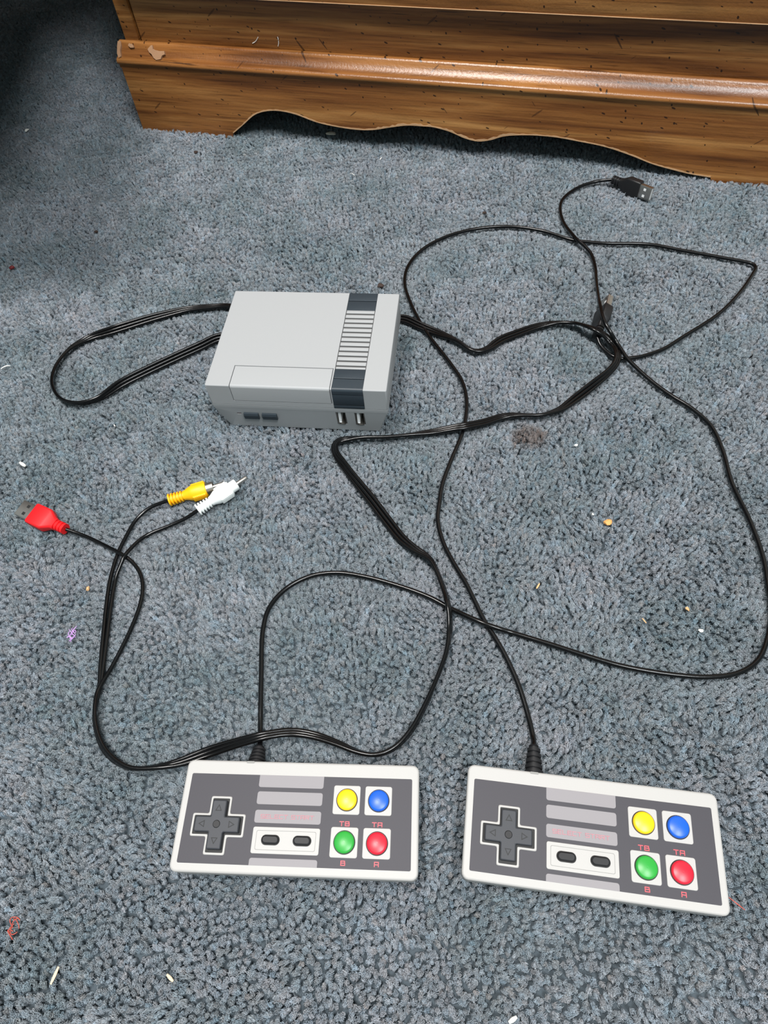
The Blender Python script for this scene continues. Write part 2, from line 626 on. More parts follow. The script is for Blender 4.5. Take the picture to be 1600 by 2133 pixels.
WIRE_R = [
    (-182.7, 150.9, 3.4), (-180.9, 156.2, 2.8), (-177.3, 164.4, 1.6), (-171.6, 178.7, 1.3), (-166.5, 193.6, 1.3),
    (-163.3, 207.5, 1.3), (-162.8, 218.7, 1.3), (-165.5, 229.8, 1.3), (-171.1, 238.5, 1.8), (-176.0, 243.1, 3.0),
    (-181.7, 247.3, 3.4), (-188.5, 252.1, 2.6), (-195.7, 257.3, 1.4), (-209.4, 265.5, 2.0), (-220.2, 269.9, 4.5),
]
RIB_A = [
    (-113.0, 486.8, 2.2, 24), (-130.9, 489.2, 1.7, 12), (-148.7, 489.9, 1.4, 6), (-165.3, 486.8, 1.7, -12), (-181.0, 482.4, 2.4, -30),
    (-196.6, 477.2, 2.8, -42), (-212.4, 472.2, 2.8, -42), (-234.1, 467.1, 1.2, 0), (-247.9, 455.2, 2.4, 30), (-255.6, 437.9, 3.0, 48),
    (-257.0, 420.5, 3.3, 60), (-251.8, 405.6, 3.6, 84), (-242.9, 394.8, 3.4, 114), (-229.1, 389.6, 3.3, 120), (-215.4, 391.9, 3.5, 108),
    (-198.9, 405.9, 3.4, 66), (-179.8, 417.4, 3.2, 54), (-154.9, 430.7, 3.0, 48), (-135.2, 440.5, 3.0, 48), (-120.2, 447.9, 3.0, 48),
]
RIB_B = [
    (32.9, 446.7, 2.2, 24), (46.9, 435.9, 1.7, 12), (59.3, 426.6, 1.2, 0), (68.4, 418.3, 2.2, -24), (74.9, 412.1, 2.8, -42),
    (82.9, 401.4, 2.8, -42), (88.8, 398.4, 2.4, -30), (96.4, 399.9, 2.2, -24), (109.2, 409.2, 1.4, 6), (124.4, 414.8, 1.4, 6),
    (144.0, 420.3, 1.7, -12), (159.9, 420.3, 2.6, -36), (172.1, 414.9, 4.6, -36), (177.6, 404.9, 9.4, -30), (181.5, 399.0, 10.9, -30),
    (188.6, 394.8, 7.9, -18), (193.3, 389.9, 4.7, -12), (194.9, 378.8, 5.0, -30), (191.7, 368.9, 4.2, -54), (184.5, 361.0, 3.4, -66),
    (170.3, 350.4, 3.0, -48), (152.1, 338.6, 1.2, 0), (138.4, 329.0, 2.4, 30), (130.4, 326.5, 2.8, 42), (122.9, 325.3, 3.0, 48),
    (110.7, 327.3, 2.8, 42), (98.4, 329.0, 2.2, 24), (80.5, 324.6, 2.7, 12), (64.8, 321.5, 4.7, 12), (54.2, 321.8, 3.4, 18),
    (43.6, 321.7, 2.2, 24), (23.5, 320.7, 3.0, 48), (6.9, 321.2, 3.0, 48), (-9.7, 323.2, 3.0, 48), (-20.4, 323.8, 2.4, 30),
    (-27.2, 323.2, 2.2, 24), (-30.6, 319.7, 2.6, 36), (-30.2, 311.4, 3.3, 60), (-24.7, 299.3, 3.2, 54), (-18.9, 287.9, 3.0, 48),
    (-7.7, 267.5, 2.2, 24), (2.7, 247.4, 1.2, 0), (10.3, 233.1, 1.7, -12), (18.4, 223.4, 2.4, -30), (23.1, 219.3, 2.8, -42),
    (26.7, 215.0, 3.3, -60), (29.3, 206.5, 3.5, -72), (31.0, 199.2, 3.5, -72), (32.5, 188.3, 4.5, -72), (33.0, 179.2, 6.7, -72),
    (32.9, 172.5, 5.1, -78), (31.9, 165.3, 3.6, -78), (28.0, 151.4, 3.6, -90), (19.9, 135.5, 3.6, -96), (10.5, 119.5, 3.6, -90),
    (0.6, 106.2, 3.6, -90), (-9.4, 98.3, 3.6, -96), (-19.7, 95.8, 3.6, -102), (-29.6, 98.7, 3.5, -108), (-41.4, 105.0, 3.3, -120),
    (-54.5, 110.9, 3.0, -132), (-66.7, 113.7, 3.8, -138), (-74.9, 113.4, 5.3, -138), (-84.3, 112.3, 6.1, -144), (-95.9, 111.1, 4.4, -150),
    (-113.1, 108.5, 1.9, -162), (-129.3, 104.3, 2.6, -144), (-139.0, 102.9, 3.3, -120), (-148.4, 102.8, 3.5, -108), (-156.6, 103.5, 3.6, -96),
    (-165.8, 108.1, 3.6, -78), (-174.3, 116.2, 3.4, -66), (-179.5, 126.0, 3.4, -66), (-182.1, 134.4, 3.4, -66), (-183.2, 142.2, 3.4, -66),
    (-183.1, 148.0, 3.4, -66),
]
USB_RED = [
    (-220.6, 269.9, 5.0), (-257.7, 293.2, 5.0),
]
USB_L = [
    (253.5, 602.6, 5.5), (280.1, 571.2, 6.5),
]
USB_R = [
    (183.7, 397.2, 5.5), (204.7, 442.7, 8.5),
]
RCA_Y = [
    (-149.5, 284.5, 5.0), (-117.9, 291.1, 6.0),
]
RCA_W = [
    (-128.2, 272.4, 6.0), (-95.0, 292.9, 9.0),
]
SCALLOP = [
    (116.5, 3.1), (120.0, 5.5), (130.4, 13.0), (147.8, 25.4), (163.6, 30.2),
    (177.8, 31.0), (194.0, 28.8), (215.8, 22.7), (238.6, 19.6), (261.5, 18.5),
    (277.1, 19.7), (295.2, 23.6), (313.0, 27.0), (330.4, 27.6), (339.3, 27.6),
    (356.5, 24.7), (373.8, 19.0), (386.5, 17.2), (399.2, 19.7), (411.5, 24.3),
    (433.7, 27.3), (460.1, 27.7), (484.2, 25.5), (510.5, 22.2), (535.6, 16.1),
    (556.3, 9.9), (576.8, 5.9), (593.0, 3.4), (611.8, 1.9),
]
DEB = {
    'rice': (-264.9, 335.2, 1.0),
    'chip': (-11.1, 747.4, 1.0),
    'whitebit': (-357.4, 829.7, 1.0),
    'redbit': (-322.7, 576.9, 1.0),
    'redfluff': (-210.2, 31.4, 1.0),
    'splinter': (-185.2, 9.5, 1.0),
    'splinter2': (-128.0, 3.2, 1.0),
    'crumbo': (146.9, 228.7, 1.0),
    'purple': (-205.2, 190.1, 1.0),
    'crumbt': (-199.5, 222.8, 1.0),
    'crumbw': (177.5, 161.8, 1.0),
    'brown': (-157.8, 743.3, 1.0),
    'brown2': (-248.8, 619.1, 1.0),
    'white2': (6.3, 667.6, 1.0),
    'white3': (37.4, 690.5, 1.0),
    'pebble': (19.2, 491.9, 1.0),
    'rice2': (32.7, -27.7, 1.0),
    'lint': (-300.3, 442.1, 1.0),
    'wspeck': (142.2, 295.2, 1.0),
    'wspeck2': (180.7, 147.2, 1.0),
    'pale': (91.5, 188.4, 1.0),
    'redthread': (149.6, 7.5, 1.0),
    'pinkbit': (14.1, 501.2, 1.0),
    'dark': (125.9, 580.1, 1.0),
    'stain': (114.1, 309.6, 1.0),
    'wb3': (138.9, 236.2, 1.0),
    'tan4': (149.7, 157.5, 1.0),
    'w5': (-199.2, 363.8, 1.0),
}

CONSOLE = ((-42.9, 387.8, 0.0), -0.19715)
PAD_L = ((-62.0, 66.26, 0.0), -0.13378)
PAD_R = ((84.32, 42.48, 0.0), -0.22546)
DRESSER = ((-226.45, 811.06, 0.0), R(-20.736))

# ------------------------------------------------------------------ floor and walls
fl = MB().box(-2600, 2600, -2600, 2600, -30, -6)
tag(fl.build('floor', M['backing'], None, 0), kind='structure')
wl = MB().box(-1500, 2300, 520, 600, -6, 2300)
tag(wl.build('wall_back', M['wall_paint'], None, 0, loc=DRESSER[0], rotz=DRESSER[1]), kind='structure')
bb = MB().box(-1500, 2300, 506, 520, -6, 90, 2)
tag(bb.build('baseboard_back', M['white_plastic'], None, 30, loc=DRESSER[0], rotz=DRESSER[1]), kind='structure')

# ------------------------------------------------------------------ dresser
dr = empty('dresser', DRESSER[0], DRESSER[1])
tag(dr, 'brown wood-grain dresser with scalloped base standing at the back of the carpet', 'dresser')
DW, DD, DH = 726.0, 450.0, 780.0


def sweep_profile(prof, x0, x1):
    """closed profile of (y, z) extruded along x."""
    return MB().rings([[(x0, y, z) for y, z in prof], [(x1, y, z) for y, z in prof]])


# scalloped apron board
sc = smooth_path([(a, z, 0) for a, z in SCALLOP], 3.0)[:, :2]
low = [(4.5, -3.0)] + [(114.5, -3.0)] + [tuple(p) for p in sc] + [(614.0, -3.0), (722.0, -3.0)]
top = 66.5
mb = MB()
n = len(low)
T = 17.0
for y in (0.0, T):
    for x, z in low:
        mb.v.append((x, y, z))
    for x, z in low:
        mb.v.append((x, y, top))
for i in range(n - 1):
    mb.f.append((i, i + 1, n + i + 1, n + i))
    o2 = 2 * n
    mb.f.append((o2 + i, o2 + n + i, o2 + n + i + 1, o2 + i + 1))
    mb.f.append((i, o2 + i, o2 + i + 1, i + 1))
    mb.f.append((n + i, n + i + 1, o2 + n + i + 1, o2 + n + i))
mb.f.append((0, n, 3 * n, 2 * n))
mb.f.append((n - 1, 3 * n - 1, 4 * n - 1, 2 * n - 1))
apron = mb.build('apron', M['wood'], dr, 30)
# worn pale edge along the cut
rg = []
rs = random.Random(3)
for k, (x, z) in enumerate(sc):
    i0, i1 = max(k - 1, 0), min(k + 1, len(sc) - 1)
    t = Vector((sc[i1][0] - sc[i0][0], sc[i1][1] - sc[i0][1])).normalized()
    nx, nz = -t.y, t.x
    w = 0.6 + 0.7 * rs.random() + (1.0 if 0.35 < k / len(sc) < 0.62 and rs.random() < 0.5 else 0.0)
    rg.append([(x - nx * .25, -0.18, z - nz * .25), (x + nx * w, -0.18, z + nz * w), (x + nx * w, 0.8, z + nz * w), (x - nx * .25, 3.0, z - nz * .25)])
MB().rings(rg).build('worn_edge', M['raw_board'], apron, 30)
# moulding cap: lower bead, sloping cove, upper rim
prof = [(17, 62), (17, 81.5), (15.6, 82.4), (13.8, 82.6), (12.2, 82.0), (10.9, 80.6), (9.8, 78.8), (8.2, 76.9), (6.2, 75.0), (4.0, 73.3), (2.0, 72.3),
        (0.2, 71.8), (-1.5, 71.0), (-2.5, 69.7), (-2.7, 68.2), (-2.2, 66.9), (-1.2, 66.1), (0.0, 65.8), (0.2, 62)]
mould = sweep_profile(prof, 3.0, 723.5).build('moulding', M['wood'], dr, 50)


def chip(pts, name, parent, depth=0.5):
    """an irregular chipped patch lying on the sloping moulding (x, t along slope 0..1)."""
    def on(x, t):
        y0, z0, y1, z1 = 12.0, 82.2, -1.2, 71.0
        return (x, y0 + (y1 - y0) * t - 0.55, z0 + (z1 - z0) * t + 0.55)
    a = [on(x, t) for x, t in pts]
    b = [(p[0], p[1] + 1.6, p[2] - 1.6) for p in a]
    MB().rings([b, a]).build(name, M['chip_board'], parent, 30)


chip([(38, .35), (41, .15), (43, .12), (44, .32), (47, .38), (52, .42), (57, .40), (58, .58), (55, .66), (54, .86), (49, .92), (46, .82), (43, .62), (40, .52)], 'chipped_patch', mould)
chip([(16, .10), (20, .14), (22, .30), (18, .34), (15, .22)], 'chipped_patch', mould)
chip([(2.6, .02), (6, .0), (7, .22), (6.5, .5), (8.2, .86), (5.5, .95), (3.2, .7), (2.6, .3)], 'chipped_patch', mould)
# carcass with corner stile, recessed panel, drawers
MB().box(10, 716, 24, DD, 20, DH, 1).build('carcass', M['wood'], dr, 30)
for x0, x1 in ((10, 25.5), (700.5, 716)):
    MB().box(x0, x1, 15.2, 24.2, 60, DH, 1).build('stile', M['wood'], dr, 30)
MB().box(27.5, 698.5, 17.5, 24.3, 60, 148, 0.6).build('kick_panel', M['wood'], dr, 30)
for k in range(3):
    z0 = 128 + k * 212
    d = MB().box(24, 702, 5.0, 22, z0, z0 + 204, 1.0).build('drawer', M['wood'], dr, 40)
    MB().box(26, 700, 4.6, 6.0, z0 - .2, z0 + .3, .1).build('worn_edge', M['raw_board'], d, 30)
    for x in (190, 536):
        kb = MB().lathe([(0, 7), (4, 6), (10, 8), (18, 15), (24, 16), (28, 12), (29.5, 0.5)], 20)
        kb.xf(lambda p, x=x, z=z0: (x + p.y, 5.0 - p.x, z + 102 + p.z)).build('knob', M['metal'], d, 40)
MB().box(-4, 730, -8, DD + 4, DH, DH + 24, 4).build('dresser_top', M['wood'], dr, 40)

# ------------------------------------------------------------------ unseen block added left of the dresser; its underside keeps the corner dark
bd = empty('occluder', (-238, 500, 0))
tag(bd, 'unseen added bed standing left of the dresser over the shaded carpet', 'occluder')
MB().box(-1400, 0, 0, 750, 300, 400, 5).build('occluder_frame', M['occluder_wood'], bd, 40)
MB().box(-1385, -15, 12, 740, 400, 560, 30, 40).build('occluder_pad', M['occluder_cloth'], bd, 40)
for x, y in ((-1385, 20), (-1385, 680), (-75, 680)):
    MB().box(x, x + 55, y, y + 55, -6, 300, 3).build('leg', M['occluder_wood'], bd, 40)

# ------------------------------------------------------------------ game console
cs = empty('game_console', CONSOLE[0], CONSOLE[1])
tag(cs, 'small light grey game console box with dark slate vent strip', 'game console')
HW, HD, ZT, ZS = 64.9, 50.25, 46.0, 26.5
CX0, CX1 = 26.2, 48.4            # dark channel
DX0, DY, DZ = -47.1, -30.2, 30.7  # flap door

shell = solid(MB().prism(RR(2 * HW, 2 * HD, 1.0, 0, 0, 3), ZS + .15, ZT, 0.7, 0.15))
cuts = [MB().box(CX0, CX1, -HD - 3, HD + 3, ZT - 1.3, ZT + 3),
        MB().box(CX0, CX1, -HD - 3, -HD + 1.3, ZS - 1, ZT + 2),
        MB().box(DX0, CX0 - 0.9, -HD - 3, DY, DZ, ZT + 3)]
# the door cavity keeps a core so that only the gap shows
upper = link('upper_shell', boolean(shell, cuts, 'upper_shell'), M['console_grey'], cs, 30)
# door flap fills the cavity except for a hairline gap; its front rim is well rounded
g = 0.28
x0, x1 = DX0 + g, CX0 - 0.9 - g
prof = [(DY - g, DZ + g), (DY - g, ZT - .35), (DY - g - .3, ZT - .05)]
for i in range(7):
    a = R(90 * i / 6)
    prof.append((-HD + 2.0 - 2.0 * math.sin(a) - 0.05, ZT - 2.05 + 2.0 * math.cos(a)))
prof += [(-HD - .05, DZ + g + .3), (-HD + .25, DZ + g)]
door = sweep_profile(prof, x0 + .25, x1 - .25)
door.build('flap_door', M['console_grey'], cs, 30)
# slate trims
MB().box(CX0 + .15, CX1 - .15, 30.4, 40.7, ZT - 1.3, ZT - .05, .45).box(CX0 + .15, CX1 - .15, 41.5, HD - .1, ZT - 1.3, ZT - .05, .45).build('rear_trim', M['console_dark'], cs, 30)
ft = MB().box(CX0 + .15, CX1 - .15, -39.4, -30.5, ZT - 1.3, ZT - .05, .45)
pr = [(-40.0, ZT - 1.3), (-40.0, ZT - .3), (-40.25, ZT)]
for i in range(7):
    a = R(90 * i / 6)
    pr.append((-HD + 2.0 - 2.3 * math.sin(a), ZT - 2.3 + 2.3 * math.cos(a)))
pr += [(-HD - .3, 41.2), (-HD + 1.2, 41.0), (-HD + 1.2, ZT - 1.3)]
ft.rings([[(CX0 + .15, y, z) for y, z in pr], [(CX1 - .15, y, z) for y, z in pr]])
ft.box(CX0 + .15, CX1 - .15, -HD - .3, -HD + 1.2, 30.1, 40.7, .45)
ft.box(CX0 + .15, CX1 - .15, -HD - .3, -HD + 1.2, ZS + .2, 29.8, .45)
ft.build('front_trim', M['console_dark'], cs, 30)
# vent: shallow floor coloured dark to imitate slot shade, with separate slats
MB().box(CX0 + .1, CX1 - .1, -30.3, 30.3, ZT - 1.3, ZT - .5).build('vent_bed', M['slot_dark'], cs, 0)
pitch = 54.0 / 11
ys = [30.3] + [26.4 - pitch * k for k in range(12)] + [-30.3]
for k in range(13):
    a = ys[k] - (0.85 if k else 0.0)
    b = ys[k + 1] + (0.85 if k < 12 else 0.0)
    w = round(a - b, 2)
    s = MB().box(CX0 + .5, CX1 - .5, -w / 2, w / 2, ZT - 1.1, ZT - .06, .12).build('vent_slat', M['console_grey'], cs, 30, loc=(0, (a + b) / 2, 0))
# lower shell, tapering to the base, with cut-outs on its face
def crect(sx0, sx1, sy0, sy1, z, r=1.0):
    return [(x, y, z) for x, y in rrect(sx1 - sx0, sy1 - sy0, r, (sx0 + sx1) / 2, (sy0 + sy1) / 2, 3)]
ls = MB().rings([crect(-57.6, 57.4, -47.6, 47.6, 0), crect(-64.3, 64.1, -50.0, 50.0, 21.5), crect(-HW, HW, -HD, HD, 23.3), crect(-HW, HW, -HD, HD, ZS - .1),
                 crect(-HW + .35, HW - .35, -HD + .35, HD - .35, ZS - .1), crect(-HW + .35, HW - .35, -HD + .35, HD - .35, ZS + .2)])
cut = []
for ux in (26.3, 40.0):
    cut.append(MB().box(ux, ux + 7.3, -HD - 4, -HD + 11, 7.2, 22.0))
cut.append(MB().box(-48.6, -45.2, -HD - 4, -HD + 2.0, 15.1, 16.7))
lower = link('lower_shell', boolean(solid(ls), cut, 'lower_shell'), M['console_grey'], cs, 30)


def fy(z):  # y of the sloped lower face
    return -47.6 - (50.0 - 47.6) * z / 21.5


for ux in (26.3, 40.0):
    u = MB()
    def port(i, y):
        a, b, z0, z1, c = ux + .35 + i, ux + 6.95 - i, 7.6 + i, 21.6 - i, 1.5
        return [(a + c, y, z0), (b - c, y, z0), (b, y, z0 + c), (b, y, z1), (a, y, z1), (a, y, z0 + c)]
    u.rings([port(0, -38.5), port(0, fy(14) + .1), port(.45, fy(14) + .1), port(.45, -38.5)], False, False)
    p_ = u.build('usb_port', M['metal'], cs, 30)
    MB().box(ux + .4, ux + 6.9, -39.6, -38.4, 7.6, 21.6).build('port_cavity', M['cavity'], p_, 0)
    MB().box(ux + 1.5, ux + 3.4, -39, fy(14) + .3, 9.8, 21.0, .25).build('port_tongue', M['white_plastic'], p_, 30)
MB().box(-48.4, -45.4, -48.6, -47.4, 15.2, 16.6, .2).build('led', M['led_red'], cs, 30)
for bx, nm in ((-43.0, 'power_button'), (-29.2, 'reset_button')):
    pr = [(-47, 10.9), (fy(11) - 1.3, 10.9), (fy(11) - 1.9, 11.5), (fy(16) - 2.0, 15.6), (fy(17) - 1.3, 17.4), (-47, 17.8)]
    sweep_profile(pr, bx, bx + 11.0).build(nm, M['console_dark'], cs, 0)

# ------------------------------------------------------------------ plugs
def plug_frame(a, b, roll, length, anchor=1.0):
    """frame with x from cable end to tip; roll turns the broad face from flat (0) towards the left of travel (+)."""
    A, B = Vector(a), Vector(b)
    X = (B - A).normalized()
    s = Vector((0, 0, 1)).cross(X).normalized()
    u = X.cross(s)
    Z = math.cos(roll) * u + math.sin(roll) * s
    Y = Z.cross(X)
    return lambda p: A + X * p.x + Y * p.y + Z * p.z


def usb_plug(a, b, roll, material, local, parent):
    fr = plug_frame(a, b, roll, 43)
    f = lambda p: local(fr(p))
    st = []
    for k in range(3):
        x = 0.0 + k * 2.7
        st += [(x, 3.7, 3.4, 2.6), (x + 1.7, 3.7, 3.4, 2.6), (x + 1.75, 2.9, 2.7, 2.2), (x + 2.65, 2.9, 2.7, 2.2)]
    st += [(8.1, 3.9, 3.3, 2.4), (10.5, 4.3, 3.3, 2.2), (15.5, 7.2, 3.8, 1.6), (16.6, 7.8, 4.0, 1.5), (28.6, 7.8, 4.0, 1.5), (29.4, 7.5, 3.7, 1.3), (29.5, 6.6, 2.9, .6)]
    pl = MB().loft_x(st, 4).xf(f).build('usb_plug', material, parent, 32)
    # metal connector, hollow at the tip
    c = MB()
    def ring(x, i):
        return [(x, y, z) for y, z in rrect(12.0 - 2 * i, 4.5 - 2 * i, .5, 0, 0, 2)]
    c.rings([ring(28.5, 0), ring(41.5, 0), ring(41.5, .35), ring(33.0, .35)], True, True)
    c.xf(f).build('connector', M['metal'], pl, 30)
    MB().box(33, 41.2, -5.3, 5.3, -1.7, .1, .1).xf(f).build('contact_tongue', M['white_plastic'], pl, 0)
    for y in (-2.9, 2.9):
        for z in (1, -1):
            MB().box(33.8, 36.2, y - 1.15, y + 1.15, min(z * 2.18, z * 2.29), max(z * 2.18, z * 2.29)).xf(f).build('latch_hole', M['cavity'] if material is M['plug_red'] else M['white_plastic'], pl, 0)
    return pl


def rca_plug(a, b, material, local, parent, name):
    fr = plug_frame(a, b, 0, 41)
    f = lambda p: local(fr(p))
    st = []
    for k in range(5):
        x = k * 2.15
        r = 4.5 - .12 * k
        st += [(x, r - .3), (x + .3, r), (x + 1.2, r), (x + 1.3, 2.7), (x + 2.0, 2.7)]
    st += [(10.6, 3.4), (12.5, 3.8), (15.5, 5.1), (17.5, 5.6), (26.6, 5.6), (27.2, 5.3), (27.2, 4.2)]
    pl = MB().lathe(st, 24).xf(f).build(name, material, parent, 32)
    for sgn in (-1, 1):
        gb = MB().box(17.0, 26.4, sgn * 5.4 - .75, sgn * 5.4 + .75, -2.6, 2.6, .35)
        for k in range(7):
            gb.box(17.8 + k * 1.2, 18.4 + k * 1.2, sgn * 5.4 - 1.05, sgn * 5.4 + 1.05, -2.3, 2.3, .2)
        gb.xf(f).build('grip_pad', material, pl, 30)
    MB().lathe([(26.5, 4.1), (32.0, 4.1), (32.3, 3.9), (32.3, 3.55), (27.5, 3.5)], 24).xf(f).build('metal_collar', M['metal'] if material is M['plug_yellow'] else M['plug_white'], pl, 32)  # white plug's collar is coloured white to imitate glare on metal
    MB().lathe([(27, 1.55), (39.6, 1.55), (40.6, 1.2), (41.0, .4)], 14).xf(f).build('centre_pin', M['metal'], pl, 32)
    return pl


# ------------------------------------------------------------------ lettering
GLYPH = {
    'T': [[(0, 1), (1, 1)], [(.5, 1), (.5, 0)]],
    'B': [[(0, 0), (0, 1), (.92, 1), (.92, .53)], [(0, 0), (1, 0), (1, .53), (0, .53)]],
    'A': [[(0, 0), (0, 1), (1, 1), (1, 0)], [(0, .42), (1, .42)]],
    'S': [[(1, 1), (0, 1), (0, .5), (1, .5), (1, 0), (0, 0)]],
    'E': [[(1, 1), (0, 1), (0, 0), (1, 0)], [(0, .5), (.9, .5)]],
    'L': [[(0, 1), (0, 0), (1, 0)]],
    'C': [[(1, 1), (0, 1), (0, 0), (1, 0)]],
    'R': [[(0, 0), (0, 1), (1, 1), (1, .5), (0, .5)], [(.5, .5), (1, 0)]],
}


def lettering(text, x, y, w, h, gap, stroke, z, material, parent):
    mb = MB()
    step = 0
    for ch in text:
        for line in GLYPH.get(ch, []):
            for (ax, ay), (bx, by) in zip(line, line[1:]):
                p, q = Vector((x + ax * w, y + ay * h)), Vector((x + bx * w, y + by * h))
                t = (q - p).normalized()
                n_ = Vector((-t.y, t.x)) * stroke / 2
                p, q = p - t * stroke / 2, q + t * stroke / 2
                step = (step + 1) % 8
                e = .02 * step
                mb.rings([[(*(p + n_), z - .05 - e), (*(p - n_), z - .05 - e), (*(q - n_), z - .05 - e), (*(q + n_), z - .05 - e)],
                          [(*(p + n_), z + .1 + e), (*(p - n_), z + .1 + e), (*(q - n_), z + .1 + e), (*(q + n_), z + .1 + e)]])
        x += (w + gap) if ch != ' ' else w * .8
    return mb.build('lettering', material, parent, 0)


# ------------------------------------------------------------------ controllers
def controller(frame, cord, usb, roll, label):
    loc, rz = frame
    root = empty('game_controller', loc, rz)
    tag(root, label, 'game controller', 'wired game controllers')
    loc_f = to_local(loc, rz)
    Z = 17.0
    MB().prism(RR(124.0, 53.2, 3.2), 0.0, 8.6, 0.2, 1.2).build('lower_shell', M['pad_base'], root, 32)
    MB().prism(RR(125.0, 54.2, 3.4), 9.0, Z, 1.1, 0.3).build('upper_shell', M['pad_white'], root, 32)
    MB().prism(RR(122.6, 51.8, 2.8), 8.4, 9.2).build('seam', M['cavity'], root, 32)
    fp = MB().prism(RR(117.8, 43.0, .8, 0, -1.5), Z - .4, Z + .12, .08).build('faceplate', M['plate_dark'], root, 32)
    zf = Z + .12
    SX = -4.85
    for (yt, yb, rt_, rb_) in ((20.0, 13.9, 0.05, 1.1), (11.8, 5.5, 1.1, 1.1), (2.8, -3.4, 1.1, 1.1), (-19.6, -23.0, 1.1, .05)):
        cy, hh = (yt + yb) / 2, yt - yb
        def out(i, cy=cy, hh=hh, rt_=rt_, rb_=rb_):
            pts = []
            w, h = 34.5 - 2 * i, hh - 2 * i
            for sx, sy, a0, r in ((-1, -1, 180, rb_), (1, -1, 270, rb_), (1, 1, 0, rt_), (-1, 1, 90, rt_)):
                for k in range(4):
                    a = R(a0 + 30 * k)
                    pts.append((SX + sx * (w / 2 - r) + r * math.cos(a), cy + sy * (h / 2 - r) + r * math.sin(a)))
            return pts
        MB().prism(out, zf - .1, zf + .1, .05).build('stripe', M['plate_stripe'], fp, 32)
    lettering('SELECT START', SX - 14.0, -1.2, 1.75, 1.75, .68, .30, zf + .1, M['print_faded'], fp)
    lettering('TB', 22.3, -3.5, 2.0, 1.9, .9, .42, zf, M['print_red'], fp)
    lettering('TA', 39.0, -3.5, 2.0, 1.9, .9, .42, zf, M['print_red'], fp)
    lettering('B', 24.2, -21.5, 2.0, 1.9, .9, .42, zf, M['print_red'], fp)
    lettering('A', 40.9, -21.5, 2.0, 1.9, .9, .42, zf, M['print_red'], fp)
    # direction pad in its white cross-shaped frame
    dx, dy = -40.6, -5.2
    o_, i_ = cross(13.9, 5.5, .9, dx, dy), cross(12.8, 4.45, .5, dx, dy)
    bz = MB()
    ro = [[(x, y, z) for x, y in o_(ins)] for ins, z in ((0, zf - .2), (0, zf + .5), (.25, zf + .8))]
    ri = [[(x, y, z) for x, y in i_(ins)] for ins, z in ((-.15, zf + .8), (0, zf + .6), (0, zf - .2))]
    bz.rings(ro + ri, False, False)
    bezel = bz.build('dpad_bezel', M['pad_white'], root, 32)
    MB().prism(i_, zf - .3, zf + .05).build('dpad_well', M['cavity'], bezel, 0)  # black floor paints in the shade of an open gap
    dp = MB()
    dp.prism(cross(11.6, 3.7, .6, dx - .15, dy + .15), zf, zf + 2.9, .6)
    dpo = dp.build('dpad', M['dpad'], root, 35)
    zd = zf + 2.9
    MB().prism(lambda i: circle(1.9, dx - .15, dy + .15, 24)(i), zd - .1, zd + .35, .33).build('dimple_shade', M['rubber'], dpo, 50)  # raised dark dome; its colour imitates the shade in a hollow
    for k in range(4):
        a = k * math.pi / 2
        tri = [(-1.75, 6.3), (1.75, 6.3), (0, 9.5)]
        tri2 = [(-1.1, 6.68), (1.1, 6.68), (0, 8.65)]
        def rot(p):
            return (dx - .15 + p[0] * math.cos(a) - p[1] * math.sin(a), dy + .15 + p[0] * math.sin(a) + p[1] * math.cos(a))
        rg = [[(*rot(p), zz) for p in t] for t, zz in ((tri, zd - .05), (tri, zd + .06), (tri2, zd + .06), (tri2, zd - .05))]
        MB().rings(rg, False, False).build('arrow', M['dpad_line'], dpo, 0)
    # select and start
    MB().prism(RR(34.6, 12.4, 1.0, SX + .2, -11.45), zf - .2, zf + .45, .2).build('select_start_plate', M['pad_white'], root, 32)
    zs = zf + .45
    fo, fi = RR(30.8, 9.2, .9, SX + .2, -11.45), RR(30.2, 8.6, .7, SX + .2, -11.45)
    MB().rings([[(x, y, zs - .1) for x, y in fo(0)], [(x, y, zs + .06) for x, y in fo(.05)], [(x, y, zs + .06) for x, y in fi(-.05)], [(x, y, zs - .1) for x, y in fi(0)]], False, False).build('plate_rim', M['rim_grey'], root, 32)
    for bx, nm in ((-12.4, 'select_button'), (3.8, 'start_button')):
        pill = RR(9.6, 4.9, 2.4, bx, -11.3, 6)
        b_ = MB().prism(RR(8.9, 4.2, 2.05, bx, -11.2, 6), zs - .1, zs + 1.5, .8).build(nm, M['rubber'], root, 45)
        MB().prism(pill, zs - .1, zs + .04).build('button_gap_shade', M['cavity'], b_, 0)  # flat black pill paints the shade of a gap around the button
    # four face buttons on white square plates
    for bx, by, mt, nm in ((25.3, 8.8, 'yellow_btn', 'yellow'), (41.8, 8.8, 'blue_btn', 'blue'), (25.3, -11.2, 'green_btn', 'green'), (41.8, -11.2, 'red_btn', 'red')):
        MB().prism(RR(14.0, 14.1, 1.1, bx - .2, by), zf - .2, zf + .45, .25).build('button_plate', M['pad_white'], root, 32)
        r = 5.15
        rings = []
        for rr_, zz in ((r, zs - .1), (r, zs + .9), (r - .15, zs + 1.2), (r - .5, zs + 1.5)):
            rings.append([(x, y, zz) for x, y in circle(rr_, bx, by, 40)(0)])
        for k in range(1, 8):
            rr_ = (r - .5) * (1 - k / 8)
            zz = zs + 1.5 + 0.75 * (1 - (rr_ / (r - .5)) ** 2)
            rings.append([(x, y, zz) for x, y in circle(max(rr_, .05), bx, by, 40)(0)])
        b_ = MB().rings(rings).build('face_button', M[mt], root, 60)
        b_['label'] = 'glossy %s button' % nm
        MB().prism(circle(r + .45, bx, by, 40), zs - .1, zs + .03).build('button_gap_shade', M['cavity'], b_, 0)  # flat black disc paints the gap's shade around the button
